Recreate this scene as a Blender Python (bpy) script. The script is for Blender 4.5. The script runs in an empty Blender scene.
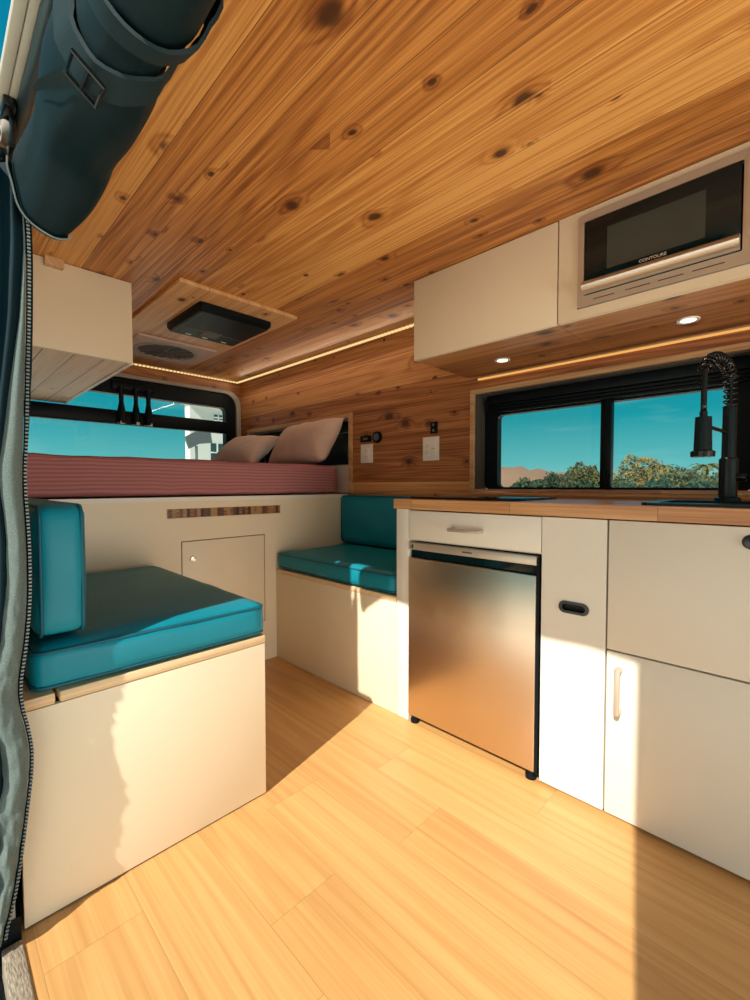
import bpy, bmesh, math, random
from mathutils import Vector, Matrix, noise
random.seed(7)
scene = bpy.context.scene
COL = scene.collection
PI = math.pi

# ------------------------------------------------------------------ node helpers
class NB:
    def __init__(s, name):
        s.m = bpy.data.materials.new(name); s.m.use_nodes = True
        s.nt = s.m.node_tree; s.nt.nodes.clear()
        s.out = s.nt.nodes.new('ShaderNodeOutputMaterial')
    def n(s, t, **kw):
        nd = s.nt.nodes.new(t)
        for k, v in kw.items(): setattr(nd, k, v)
        return nd
    def set(s, sock, v):
        if isinstance(v, bpy.types.NodeSocket): s.nt.links.new(v, sock)
        else:
            if hasattr(sock.default_value, '__len__') and not isinstance(v, (int, float)):
                v = tuple(v)
                if len(sock.default_value) == 4 and len(v) == 3: v = v + (1,)
            sock.default_value = v
    def math(s, op, a, b=None, c=None, clamp=False):
        nd = s.n('ShaderNodeMath', operation=op); nd.use_clamp = clamp
        s.set(nd.inputs[0], a)
        if b is not None: s.set(nd.inputs[1], b)
        if c is not None: s.set(nd.inputs[2], c)
        return nd.outputs[0]
    def mix(s, f, a, b, blend='MIX'):
        nd = s.n('ShaderNodeMix', data_type='RGBA', blend_type=blend)
        s.set(nd.inputs[0], f); s.set(nd.inputs[6], a); s.set(nd.inputs[7], b)
        return nd.outputs[2]
    def comb(s, x, y, z):
        nd = s.n('ShaderNodeCombineXYZ')
        for i, v in enumerate((x, y, z)): s.set(nd.inputs[i], v)
        return nd.outputs[0]
    def noise(s, vec, scale=1, detail=3, rough=.5, dist=0):
        nd = s.n('ShaderNodeTexNoise'); s.set(nd.inputs['Vector'], vec)
        nd.inputs['Scale'].default_value = scale; nd.inputs['Detail'].default_value = detail
        nd.inputs['Roughness'].default_value = rough; nd.inputs['Distortion'].default_value = dist
        return nd.outputs[0]
    def ramp(s, v, stops, interp='LINEAR'):
        nd = s.n('ShaderNodeValToRGB'); cr = nd.color_ramp; cr.interpolation = interp
        while len(cr.elements) < len(stops): cr.elements.new(.5)
        for e, (p, c) in zip(cr.elements, stops): e.position = p; e.color = tuple(c) + (1,) if len(c) == 3 else c
        s.set(nd.inputs[0], v); return nd.outputs[0]
    def smooth(s, v, lo, hi, a=0., b=1.):
        nd = s.n('ShaderNodeMapRange', interpolation_type='SMOOTHSTEP')
        s.set(nd.inputs[0], v)
        for i, q in enumerate((lo, hi, a, b)): nd.inputs[i + 1].default_value = q
        return nd.outputs[0]
    def pos(s):
        g = s.n('ShaderNodeNewGeometry'); sp = s.n('ShaderNodeSeparateXYZ')
        s.nt.links.new(g.outputs['Position'], sp.inputs[0])
        return sp.outputs[0], sp.outputs[1], sp.outputs[2]
    def posv(s): return s.n('ShaderNodeNewGeometry').outputs['Position']
    def bump(s, h, strength=.3, dist=.002):
        b = s.n('ShaderNodeBump'); b.inputs['Strength'].default_value = strength; b.inputs['Distance'].default_value = dist
        s.set(b.inputs['Height'], h); return b.outputs[0]
    def bsdf(s, color, rough=.5, metal=0, normal=None, spec=.5, **kw):
        p = s.n('ShaderNodeBsdfPrincipled')
        s.set(p.inputs['Base Color'], color); s.set(p.inputs['Roughness'], rough); s.set(p.inputs['Metallic'], metal)
        p.inputs['Specular IOR Level'].default_value = spec
        if normal is not None: s.set(p.inputs['Normal'], normal)
        for k, v in kw.items(): s.set(p.inputs[k.replace('_', ' ')], v)
        s.nt.links.new(p.outputs[0], s.out.inputs[0]); return p

def plain(name, color, rough=.5, metal=0, var=.06, scale=12, spec=.5, bumps=0, bscale=200):
    b = NB(name); nz = b.noise(b.posv(), scale, 3)
    c = b.mix(nz, tuple(x * (1 - var) for x in color), tuple(min(1, x * (1 + var)) for x in color))
    nrm = None
    if bumps: nrm = b.bump(b.noise(b.posv(), bscale, 2), bumps, .001)
    b.bsdf(c, rough, metal, nrm, spec); return b.m

def emit(name, color, strength):
    b = NB(name); e = b.n('ShaderNodeEmission'); b.set(e.inputs[0], color); e.inputs[1].default_value = strength
    b.nt.links.new(e.outputs[0], b.out.inputs[0]); return b.m

def wood(name, across, along, width, offs, dark, mid, light, knots=1., knotcol=(.05,.016,.006), rough=.42, groove=.012, gd=.82, edge=0, seglen=0, gr=1., seed=0., var=.5, bright=1., fine=1.):
    b = NB(name); P = dict(zip('xyz', b.pos()))
    third = [k for k in 'xyz' if k not in (across, along)][0]
    u = b.math('DIVIDE', b.math('SUBTRACT', P[across], offs), width)
    idx = b.math('FLOOR', u); fr = b.math('SUBTRACT', u, idx)
    wn = b.n('ShaderNodeTexWhiteNoise', noise_dimensions='1D'); b.set(wn.inputs['W'], b.math('ADD', idx, seed + .37))
    rnd = wn.outputs['Value']
    al = P[along]
    gl = None
    if seglen:
        sv = b.math('DIVIDE', b.math('ADD', al, b.math('MULTIPLY', rnd, seglen * 3.7)), seglen)
        si = b.math('FLOOR', sv); sf = b.math('SUBTRACT', sv, si)
        w2 = b.n('ShaderNodeTexWhiteNoise', noise_dimensions='2D')
        b.set(w2.inputs['Vector'], b.comb(b.math('ADD', idx, seed + .37), si, 0)); rnd = w2.outputs['Value']
        gl = b.math('LESS_THAN', sf, groove * width / seglen * 1.2)
    a0 = b.math('ADD', P[across], b.math('MULTIPLY', P[third], .7))
    alr = b.math('ADD', al, b.math('MULTIPLY', rnd, 23.))
    # knots
    vor = b.n('ShaderNodeTexVoronoi', feature='F1', voronoi_dimensions='2D'); vor.inputs['Scale'].default_value = 1.
    kv = b.comb(b.math('ADD', b.math('MULTIPLY', a0, 6.2), b.math('MULTIPLY', rnd, 9.)), b.math('MULTIPLY', alr, 4.4), 0)
    warp = b.noise(b.comb(b.math('MULTIPLY', a0, 30), b.math('MULTIPLY', alr, 14), rnd), 1, 2)
    b.set(vor.inputs['Vector'], kv)
    d = b.math('ADD', vor.outputs['Distance'], b.math('MULTIPLY', b.math('SUBTRACT', warp, .5), .11))
    spc = b.n('ShaderNodeSeparateColor'); b.nt.links.new(vor.outputs['Color'], spc.inputs[0])
    d = b.math('MULTIPLY', d, b.math('ADD', .5, b.math('MULTIPLY', spc.outputs[1], 1.7)))
    sel = b.math('GREATER_THAN', b.n_color_r(vor.outputs['Color']), 1 - .72 * knots) if knots else 0
    halo = b.math('MULTIPLY', b.smooth(d, .04, .26, 1, 0), sel)
    core = b.math('MULTIPLY', b.smooth(d, .035, .105, 1, 0), sel)
    # cathedral grain
    lown = b.noise(b.comb(b.math('MULTIPLY', a0, 6), b.math('MULTIPLY', alr, .28), b.math('MULTIPLY', rnd, 31)), 1, 2, .5)
    ph = b.math('ADD', b.math('MULTIPLY', lown, 30. * gr), b.math('MULTIPLY', halo, 2.2))
    rings = b.math('ADD', b.math('MULTIPLY', b.math('SINE', b.math('MULTIPLY', ph, PI)), .5), .5)
    rings = b.math('POWER', rings, 1.6)
    fn = b.noise(b.comb(b.math('MULTIPLY', a0, 190), b.math('MULTIPLY', alr, 2.2), b.math('MULTIPLY', rnd, 11)), 1, 3, .6)
    mn = b.noise(b.comb(b.math('MULTIPLY', a0, 34), b.math('MULTIPLY', alr, .7), b.math('MULTIPLY', rnd, 17)), 1, 3, .55)
    t = b.math('ADD', b.math('MULTIPLY', b.math('SUBTRACT', rings, .42), .22 * gr), .46)
    t = b.math('ADD', t, b.math('MULTIPLY', b.math('SUBTRACT', fn, .5), 1.25 * fine))
    t = b.math('ADD', t, b.math('MULTIPLY', b.math('SUBTRACT', mn, .5), .75 * fine))
    t = b.math('ADD', t, b.math('MULTIPLY', b.math('SUBTRACT', rnd, .5), -var))
    t = b.math('ADD', t, b.math('MULTIPLY', halo, .26))
    col = b.ramp(t, [(.15, tuple(x * bright for x in light)), (.5, tuple(x * bright for x in mid)), (.95, tuple(x * bright for x in dark))])
    if knots:
        col = b.mix(b.math('MULTIPLY', core, .9), col, knotcol)
    if edge: col = b.mix(b.math('MULTIPLY', b.math('MULTIPLY', b.smooth(fr, .93, .97), b.math('GREATER_THAN', rnd, .45)), edge), col, tuple(min(1, x * 1.15) for x in light))
    g1 = b.math('LESS_THAN', fr, groove); 
    if gl is not None: g1 = b.math('MAXIMUM', g1, gl)
    col = b.mix(b.math('MULTIPLY', g1, gd), col, tuple(x * .12 for x in dark))
    hgt = b.math('SUBTRACT', b.math('MULTIPLY', fn, .25), b.math('MULTIPLY', g1, 1.))
    b.bsdf(col, rough, 0, b.bump(hgt, .35, .0015), .4)
    return b.m
def _ncr(self, c):
    sp = self.n('ShaderNodeSeparateColor'); self.nt.links.new(c, sp.inputs[0]); return sp.outputs[0]
NB.n_color_r = _ncr

M = {}
CED = dict(dark=(.25,.072,.015), mid=(.60,.235,.052), light=(.84,.42,.115))
M['ceil'] = wood('cedar_ceiling', 'x', 'y', .131, .462 - .131 * 6, **CED, var=.6, seed=3, edge=.35)
M['board'] = wood('cedar_board', 'x', 'y', .131, .462 - .131 * 6 + .045, dark=(.34,.14,.05), mid=(.62,.31,.12), light=(.78,.46,.21), var=.2, seed=21, knots=.5, gr=.5)
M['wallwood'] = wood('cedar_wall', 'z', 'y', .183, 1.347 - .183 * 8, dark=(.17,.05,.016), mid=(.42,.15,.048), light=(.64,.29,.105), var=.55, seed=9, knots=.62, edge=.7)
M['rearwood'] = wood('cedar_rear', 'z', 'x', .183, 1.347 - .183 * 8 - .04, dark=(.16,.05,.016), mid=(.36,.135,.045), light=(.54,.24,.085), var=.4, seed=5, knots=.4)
M['soffit'] = wood('cedar_soffit', 'x', 'y', .14, 1.35, dark=(.17,.055,.018), mid=(.38,.145,.045), light=(.52,.23,.08), var=.4, seed=13)
M['under'] = wood('pale_soffit', 'x', 'y', .105, .12, dark=(.62,.36,.18), mid=(.85,.60,.36), light=(.93,.72,.48), var=.2, seed=2, knots=.25, gr=.5, groove=.05)
M['trimwood'] = wood('pale_trim', 'x', 'y', 3., -1.1, dark=(.30,.13,.05), mid=(.56,.31,.14), light=(.70,.45,.24), knots=0, seed=4, groove=0, gr=.4)
M['butcher'] = wood('butcher_block', 'x', 'y', .042, 1.3505, dark=(.25,.09,.03), mid=(.47,.21,.08), light=(.64,.34,.15), knots=0, seglen=.42, seed=6, groove=.02, var=.6, gr=.5, rough=.35)
M['slatwood'] = wood('striped_board', 'z', 'x', 1., -.4, dark=(.05,.02,.010), mid=(.17,.07,.03), light=(.38,.19,.08), knots=0, seglen=.017, seed=8, groove=.0, var=1.1, gr=.4)
M['lid'] = wood('bench_lid_ply', 'z', 'x', 1., -.4, dark=(.32,.16,.07), mid=(.60,.38,.19), light=(.76,.55,.32), knots=0, seed=1, groove=0, gr=.3)
M['floor'] = wood('vinyl_plank_floor', 'x', 'y', .182, .322 - .182 * 3, dark=(.34,.150,.047), mid=(.56,.295,.098), light=(.69,.40,.150), knots=0, seglen=1.22, seed=14, gd=.4, groove=.006, var=.14, rough=.38, gr=.7, fine=.42)

def ivory(name, c):
    b = NB(name); x, y, z = b.pos()
    st = b.noise(b.comb(b.math('MULTIPLY', b.math('ADD', x, y), 340), b.math('MULTIPLY', z, 3), 0), 1, 2)
    nz = b.noise(b.posv(), 3, 2)
    col = b.mix(nz, tuple(v * .97 for v in c), tuple(min(1, v * 1.03) for v in c))
    b.bsdf(col, .42, 0, b.bump(st, .05, .0005), .4); return b.m
M['white'] = ivory('ivory_laminate', (.80,.76,.67))
M['cream'] = ivory('cream_laminate', (.80,.67,.48))
M['gap'] = plain('dark_gap', (.03,.022,.016), .8)
M['black'] = plain('black_plastic', (.002,.005,.007), .45, bumps=.05, spec=.13)
M['blackm'] = plain('matte_black_metal', (.010,.013,.015), .22, .4)
M['blackglass'] = plain('black_glass', (.004,.012,.014), .06, spec=.35)
M['chrome'] = plain('chrome', (.72,.69,.64), .18, 1.)
M['nickel'] = plain('brushed_nickel', (.55,.48,.40), .38, .55)
M['greyplast'] = plain('grey_liner', (.30,.27,.23), .6)
M['taupe'] = plain('taupe_liner', (.075,.066,.055), .7, bumps=.2)
M['railcream'] = plain('cream_paint', (.52,.50,.42), .35)
M['seal'] = plain('dark_teal_seal', (.012,.035,.045), .4)
M['outlet'] = plain('outlet_ivory', (.80,.74,.66), .35)
M['slotdark'] = plain('slot_dark', (.10,.085,.07), .6)
M['lamp'] = emit('downlight_glow', (1., .80, .55), 5.)
M['led2'] = emit('amber_led', (1., .47, .11), .95)
M['led'] = emit('led_glow', (1., .66, .26), 1.15)

def steel():
    b = NB('brushed_steel'); x, y, z = b.pos()
    st = b.noise(b.comb(b.math('MULTIPLY', y, 3), b.math('MULTIPLY', z, 900), b.math('MULTIPLY', x, 900)), 1, 2, .6)
    big = b.noise(b.posv(), 2.2, 2)
    col = b.mix(big, (.56,.44,.33), (.68,.55,.42))
    b.bsdf(col, b.math('ADD', b.math('MULTIPLY', st, .10), .27), 1., b.bump(st, .07, .0006)); return b.m
M['steel'] = steel()
M['barsteel'] = plain('handle_steel', (.60,.55,.48), .34, .8)
def vinyl(name, c):
    b = NB(name); nz = b.noise(b.posv(), 5, 3); f = b.noise(b.posv(), 420, 2); wr = b.noise(b.posv(), 14, 3, .55)
    col = b.mix(nz, tuple(v * .9 for v in c), tuple(v * 1.08 for v in c))
    h = b.math('ADD', b.math('MULTIPLY', f, .10), b.math('MULTIPLY', wr, 1.))
    b.bsdf(col, .45, 0, b.bump(h, .18, .006), .22); return b.m
M['teal'] = vinyl('teal_vinyl', (.001,.195,.275))
M['tealdark'] = vinyl('teal_piping', (.004,.085,.13))
M['tealtop'] = vinyl('dark_teal_vinyl', (.004,.085,.125))
def sheet():
    b = NB('striped_pink_sheet'); x, y, z = b.pos()
    s = b.math('SINE', b.math('MULTIPLY', b.math('ADD', z, b.math('MULTIPLY', y, .8)), 2 * PI / .0165))
    s = b.smooth(s, -.2, .7)
    nz = b.noise(b.posv(), 9, 4)
    c = b.mix(s, (.43,.175,.17), (.30,.10,.105)); c = b.mix(b.math('MULTIPLY', nz, .5), c, (.37,.14,.14))
    h = b.math('ADD', b.math('MULTIPLY', s, .3), b.noise(b.posv(), 7, 3))
    b.bsdf(c, .85, 0, b.bump(h, .3, .008), .2); return b.m
M['sheet'] = sheet()
def cloth(name, c, amp=.5, rough=.85):
    b = NB(name); nz = b.noise(b.posv(), 11, 4, .6); w = b.noise(b.posv(), 600, 2)
    col = b.mix(nz, tuple(v * .82 for v in c), tuple(min(1, v * 1.15) for v in c))
    b.bsdf(col, rough, 0, b.bump(b.math('ADD', nz, b.math('MULTIPLY', w, .15)), amp, .006), .14); return b.m
M['pillow'] = cloth('blush_pillowcase', (.62,.42,.34))
M['pillow2'] = cloth('pale_pillowcase', (.60,.45,.39))
M['fabric'] = cloth('dark_teal_nylon', (.0012,.010,.0135), .25, .62)
M['fabric2'] = cloth('blue_black_curtain', (.002,.015,.024), .4, .7)
M['strap'] = cloth('webbing_strap', (.008,.020,.025), .3, .65)
def mesh_mat():
    b = NB('grey_green_lining'); w = b.noise(b.posv(), 700, 2, .7); nz = b.noise(b.posv(), 18, 3)
    c = b.ramp(w, [(.35, (.055,.080,.076)), (.65, (.175,.225,.215))]); c = b.mix(b.math('MULTIPLY', nz, .5), c, (.08,.115,.11))
    b.bsdf(c, .8, 0, b.bump(b.math('ADD', w, nz), .4, .003), .2); return b.m
M['lining'] = mesh_mat()
M['teeth'] = plain('zip_teeth', (.17,.21,.21), .4)
def sill_mat():
    b = NB('ribbed_grey_sill'); x, y, z = b.pos()
    w = b.noise(b.comb(b.math('MULTIPLY', x, 420), b.math('MULTIPLY', y, 60), 0), 1, 2)
    c = b.ramp(w, [(.35, (.16,.13,.095)), (.65, (.42,.36,.28))])
    b.bsdf(c, .6, 0, b.bump(w, .5, .002), .3); return b.m
M['sill'] = sill_mat()
def glass(name, tint=(.93,.98,.98)):
    b = NB(name); t = b.n('ShaderNodeBsdfTransparent'); b.set(t.inputs[0], tint)
    g = b.n('ShaderNodeBsdfGlossy'); g.inputs['Roughness'].default_value = .02
    fr = b.n('ShaderNodeFresnel'); fr.inputs[0].default_value = 1.35
    mx = b.n('ShaderNodeMixShader'); b.nt.links.new(fr.outputs[0], mx.inputs[0])
    b.nt.links.new(t.outputs[0], mx.inputs[1]); b.nt.links.new(g.outputs[0], mx.inputs[2])
    b.nt.links.new(mx.outputs[0], b.out.inputs[0]); return b.m
M['glass'] = glass('window_glass')
M['ground'] = plain('pale_sandy_ground', (.74,.64,.50), .9, var=.15, scale=.6)
M['bush'] = plain('olive_leaves', (.085,.085,.02), .8, var=.7, scale=1.2)
M['bush2'] = plain('dark_green_leaves', (.018,.045,.018), .8, var=.6, scale=1.2)
M['bush3'] = plain('dry_yellow_leaves', (.22,.15,.03), .8, var=.6, scale=1.0)
M['trunk'] = plain('bark', (.08,.05,.03), .9)
M['hill'] = plain('dry_hillside', (.24,.13,.075), .95, var=.35, scale=.08)
M['bldg'] = plain('white_stucco', (.78,.76,.70), .8)
M['bpane'] = plain('dark_window_pane', (.03,.07,.075), .2)
M['awning'] = plain('slate_awning', (.10,.12,.125), .7)

# ------------------------------------------------------------------ mesh helpers
class MB:
    def __init__(s): s.bm = bmesh.new()
    def box(s, x0, x1, y0, y1, z0, z1, bev=0, seg=2):
        r = bmesh.ops.create_cube(s.bm, size=1)
        vs = r['verts']
        for v in vs:
            v.co = Vector(((x0 + x1) / 2 + v.co.x * abs(x1 - x0), (y0 + y1) / 2 + v.co.y * abs(y1 - y0), (z0 + z1) / 2 + v.co.z * abs(z1 - z0)))
        if bev:
            es = list({e for v in vs for e in v.link_edges})
            bmesh.ops.bevel(s.bm, geom=es, offset=bev, segments=seg, affect='EDGES', profile=.5)
        return s
    def quad_sheet(s, rows, closed=False):
        g = [[s.bm.verts.new(p) for p in r] for r in rows]
        n = len(g[0])
        for i in range(len(g) - 1):
            for j in range(n if closed else n - 1):
                k = (j + 1) % n
                s.bm.faces.new((g[i][j], g[i][k], g[i + 1][k], g[i + 1][j]))
        return g
    def tube(s, path, r, seg=10, closed=False, caps=True):
        path = [Vector(p) for p in path]; n = len(path); rows = []
        prev = None
        for i, p in enumerate(path):
            if closed: t = path[(i + 1) % n] - path[i - 1]
            else: t = path[min(i + 1, n - 1)] - path[max(i - 1, 0)]
            t.normalize()
            if prev is None:
                a = Vector((0, 0, 1)) if abs(t.z) < .9 else Vector((1, 0, 0))
                nn = (a - t * a.dot(t)).normalized()
            else: nn = (prev - t * prev.dot(t)).normalized()
            prev = nn; bb = t.cross(nn)
            rr = r[i] if hasattr(r, '__len__') else r
            rows.append([p + (nn * math.cos(2 * PI * k / seg) + bb * math.sin(2 * PI * k / seg)) * rr for k in range(seg)])
        if closed: rows.append(rows[0])
        g = s.quad_sheet(rows, True)
        if closed: bmesh.ops.remove_doubles(s.bm, verts=[v for q in (g[0], g[-1]) for v in q], dist=1e-6)
        elif caps:
            s.bm.faces.new(g[0][::-1]); s.bm.faces.new(g[-1])
        return s
    def lathe(s, c, prof, axis='z', seg=24):
        c = Vector(c); rows = []
        for r, h in prof:
            row = []
            for k in range(seg):
                a = 2 * PI * k / seg; u, v = r * math.cos(a), r * math.sin(a)
                row.append(c + (Vector((u, v, h)) if axis == 'z' else Vector((h, u, v)) if axis == 'x' else Vector((v, h, u))))
            rows.append(row)
        g = s.quad_sheet(rows, True)
        ring = prof[0] == prof[-1]
        if ring: bmesh.ops.remove_doubles(s.bm, verts=[v for q in (g[0], g[-1]) for v in q], dist=1e-7); return s
        if prof[0][0] > 1e-5: s.bm.faces.new(g[0][::-1])
        if prof[-1][0] > 1e-5: s.bm.faces.new(g[-1])
        bmesh.ops.remove_doubles(s.bm, verts=[v for q in (g[0], g[-1]) for v in q], dist=1e-6)
        return s
    def prism(s, pts, a0, a1, plane='yz'):
        def P(p, a): return Vector((a, p[0], p[1])) if plane == 'yz' else Vector((p[0], a, p[1])) if plane == 'xz' else Vector((p[0], p[1], a))
        A = [s.bm.verts.new(P(p, a0)) for p in pts]; B = [s.bm.verts.new(P(p, a1)) for p in pts]
        n = len(pts); s.bm.faces.new(A); s.bm.faces.new(B[::-1])
        for i in range(n): s.bm.faces.new((A[i], B[i], B[(i + 1) % n], A[(i + 1) % n]))
        return s
    def ringframe(s, outer, inner, a0, a1, plane='yz'):
        # outer and inner outlines with equal vertex counts
        def P(p, a): return Vector((a, p[0], p[1])) if plane == 'yz' else Vector((p[0], a, p[1])) if plane == 'xz' else Vector((p[0], p[1], a))
        L = [[s.bm.verts.new(P(p, a)) for p in o] for o, a in ((outer, a0), (outer, a1), (inner, a1), (inner, a0))]
        n = len(outer)
        for q in range(4):
            A, B = L[q], L[(q + 1) % 4]
            for i in range(n): s.bm.faces.new((A[i], A[(i + 1) % n], B[(i + 1) % n], B[i]))
        return s
    def cushion(s, x0, x1, y0, y1, z0, z1, r=.03, crown=(0, 0, 0), n=14, seed=0, wob=.003):
        c = Vector(((x0 + x1) / 2, (y0 + y1) / 2, (z0 + z1) / 2)); h = Vector(((x1 - x0) / 2, (y1 - y0) / 2, (z1 - z0) / 2))
        t = bmesh.new(); bmesh.ops.create_cube(t, size=2); bmesh.ops.subdivide_edges(t, edges=t.edges[:], cuts=n, use_grid_fill=True)
        mp = {}
        for v in t.verts:
            q = Vector([math.copysign(abs(a) ** .75, a) for a in v.co])     # denser toward edges
            u = Vector((q.x * h.x, q.y * h.y, q.z * h.z))
            inn = Vector([max(-(h[i] - r), min(h[i] - r, u[i])) for i in range(3)])
            d = u - inn
            p = inn + d.normalized() * r if d.length > 1e-6 else u
            for i in range(3):
                if i == 2 and q.z < 0: continue
                j, k = (i + 1) % 3, (i + 2) % 3
                p[i] += math.copysign(crown[i], q[i]) * (1 - q[j] ** 2) * (1 - q[k] ** 2) * (abs(q[i]) ** 3)
            w = noise.noise_vector(p * 9 + Vector((seed, seed, seed))) * wob
            if q.z < -.8: w.z = 0
            mp[v] = s.bm.verts.new(c + p + w)
        for f in t.faces: s.bm.faces.new([mp[v] for v in f.verts])
        t.free(); return s
    def build(s, name, mat, parent=None, origin=None, smooth=None, **tags):
        bmesh.ops.recalc_face_normals(s.bm, faces=s.bm.faces[:])
        if parent is not None:
            o = parent
            w = Vector((0, 0, 0))
            while o is not None: w += Vector(o.location); o = o.parent
            origin = w
        else:
            if origin is None:
                cs = [v.co for v in s.bm.verts]
                origin = Vector(((min(v.x for v in cs) + max(v.x for v in cs)) / 2, (min(v.y for v in cs) + max(v.y for v in cs)) / 2, min(v.z for v in cs)))
        origin = Vector(origin)
        for v in s.bm.verts: v.co -= origin
        me = bpy.data.meshes.new(name)
        s.bm.to_mesh(me); s.bm.free()
        if smooth:
            try: me.shade_smooth()
            except Exception: me.polygons.foreach_set('use_smooth', [True] * len(me.polygons))
        me.materials.append(mat)
        o = bpy.data.objects.new(name, me); COL.objects.link(o)
        if parent is not None: o.parent = parent
        else: o.location = origin
        for k, v in tags.items(): o[k] = v
        if smooth == 'auto':
            for p in me.polygons: p.use_smooth = True
            try:
                me.set_sharp_from_angle(angle=math.radians(38))
            except Exception: pass
        return o

def thing(name, label, cat, loc, group=None):
    o = bpy.data.objects.new(name, None); COL.objects.link(o); o.location = loc
    o.empty_display_size = .05
    o['label'] = label; o['category'] = cat
    if group: o['group'] = group
    return o
def tag(o, label, cat, group=None):
    o['label'] = label; o['category'] = cat
    if group: o['group'] = group
    return o
def struct(o): o['kind'] = 'structure'; return o
def box(name, mat, x0, x1, y0, y1, z0, z1, parent=None, bev=0.0, **k):
    return MB().box(x0, x1, y0, y1, z0, z1, bev).build(name, mat, parent, smooth='auto' if bev else None, **k)
def rrect(u0, u1, v0, v1, r, n=6):
    pts = []
    for cx, cy, a0 in ((u1 - r, v1 - r, 0), (u0 + r, v1 - r, 90), (u0 + r, v0 + r, 180), (u1 - r, v0 + r, 270)):
        for i in range(n + 1):
            a = math.radians(a0 + 90 * i / n); pts.append((cx + r * math.cos(a), cy + r * math.sin(a)))
    return pts
def grid_holes(mb, xr, zr, holes, a0, a1, plane):
    xs = sorted({xr[0], xr[1], *[h[0] for h in holes], *[h[1] for h in holes]})
    zs = sorted({zr[0], zr[1], *[h[2] for h in holes], *[h[3] for h in holes]})
    for i in range(len(xs) - 1):
        for j in range(len(zs) - 1):
            cx, cz = (xs[i] + xs[i + 1]) / 2, (zs[j] + zs[j + 1]) / 2
            if any(h[0] < cx < h[1] and h[2] < cz < h[3] for h in holes): continue
            if plane == 'yz': mb.box(a0, a1, xs[i], xs[i + 1], zs[j], zs[j + 1])
            elif plane == 'xz': mb.box(xs[i], xs[i + 1], a0, a1, zs[j], zs[j + 1])
            else: mb.box(xs[i], xs[i + 1], zs[j], zs[j + 1], a0, a1)
    return mb

# ------------------------------------------------------------------ dimensions
XK, XW, ZC, YB, YL, YR = 1.362, 1.92, 1.84, 2.104, 1.181, 3.50
YF = -.75

# ------------------------------------------------------------------ setting
struct(box('floor', M['floor'], .122, XW, YF, YR, -.04, 0))
struct(box('trim_1', M['sill'], .0875, .1215, -.005, 1.16, -.05, .006, bev=.004))           # door sill plate
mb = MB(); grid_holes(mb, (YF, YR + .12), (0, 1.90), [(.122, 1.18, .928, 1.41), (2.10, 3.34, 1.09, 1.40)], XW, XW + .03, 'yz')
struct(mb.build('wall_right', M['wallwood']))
mb = MB(); grid_holes(mb, (YF, YR + .12), (-.04, 1.90), [(.102, 1.20, .908, 1.43), (2.08, 3.36, 1.07, 1.42)], XW + .03, XW + .15, 'yz')
struct(mb.build('trim_5', M['railcream']))
struct(box('ceiling', M['ceil'], .155, XW, YF, YR, ZC, ZC + .02))
struct(box('trim_6', M['railcream'], .165, XW + .15, YF, YR + .12, ZC + .021, ZC + .07))
struct(box('trim_4', M['black'], .03, .1205, 1.166, 1.60, -.6, .05))
mb = MB(); mb.box(.03, .112, 1.168, YR + .12, .0505, 1.70); mb.box(.03, .160, 1.63, YR + .12, 1.70, 1.90)
struct(mb.build('wall_left', M['greyplast']))
mb = MB(); mb.box(.105, .125, 1.30, YR, 0, ZC)
struct(mb.build('trim_7', M['cream']))
mb = MB(); mb.box(.03, .11, -2.2, -.012, -.6, 1.90); mb.box(.11, .16, -2.2, -.1, 1.6, 1.90)
struct(mb.build('wall_front', M['railcream']))
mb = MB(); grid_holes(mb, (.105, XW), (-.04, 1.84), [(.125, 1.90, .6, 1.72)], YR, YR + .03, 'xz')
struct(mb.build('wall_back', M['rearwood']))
# header above the rear window, wood
# sliding door header: cream painted rail, dark seal
mb = MB(); mb.box(.137, .152, -.1, 1.62, 1.75, 1.86, .004); mb.box(.119, .137, -.1, 1.62, 1.748, 1.765, .003)
struct(mb.build('trim_2', M['railcream'], smooth='auto'))
mb = MB(); mb.tube([(.163, -.1, 1.745), (.163, 1.62, 1.745)], .013, 12)
struct(mb.build('trim_3', M['seal'], smooth=True))

st = thing('door_step', 'dark step tread with a white cursive mark outside the grey door sill', 'step', (.03, .4, -.1))
box('tread', M['black'], -.10, .0865, -.01, 1.16, -.09, -.045, st, bev=.004)
def stroke(pts, w=.0016):
    return MB().tube([(x, y, -.0448) for x, y in pts], w, 6)
mb = stroke([(.068 + .011 * math.cos(t) + .002 * t, 1.085 + .012 * math.sin(t)) for t in [5.2 * k / 24 for k in range(25)]] + [(.0845, 1.078), (.0858, 1.09)])
mb.build('script_mark', M['outlet'], st, smooth=True)
mb = stroke([(.066, 1.045), (.074, 1.05), (.081, 1.062)]); mb.build('script_mark', M['outlet'], st, smooth=True)

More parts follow.
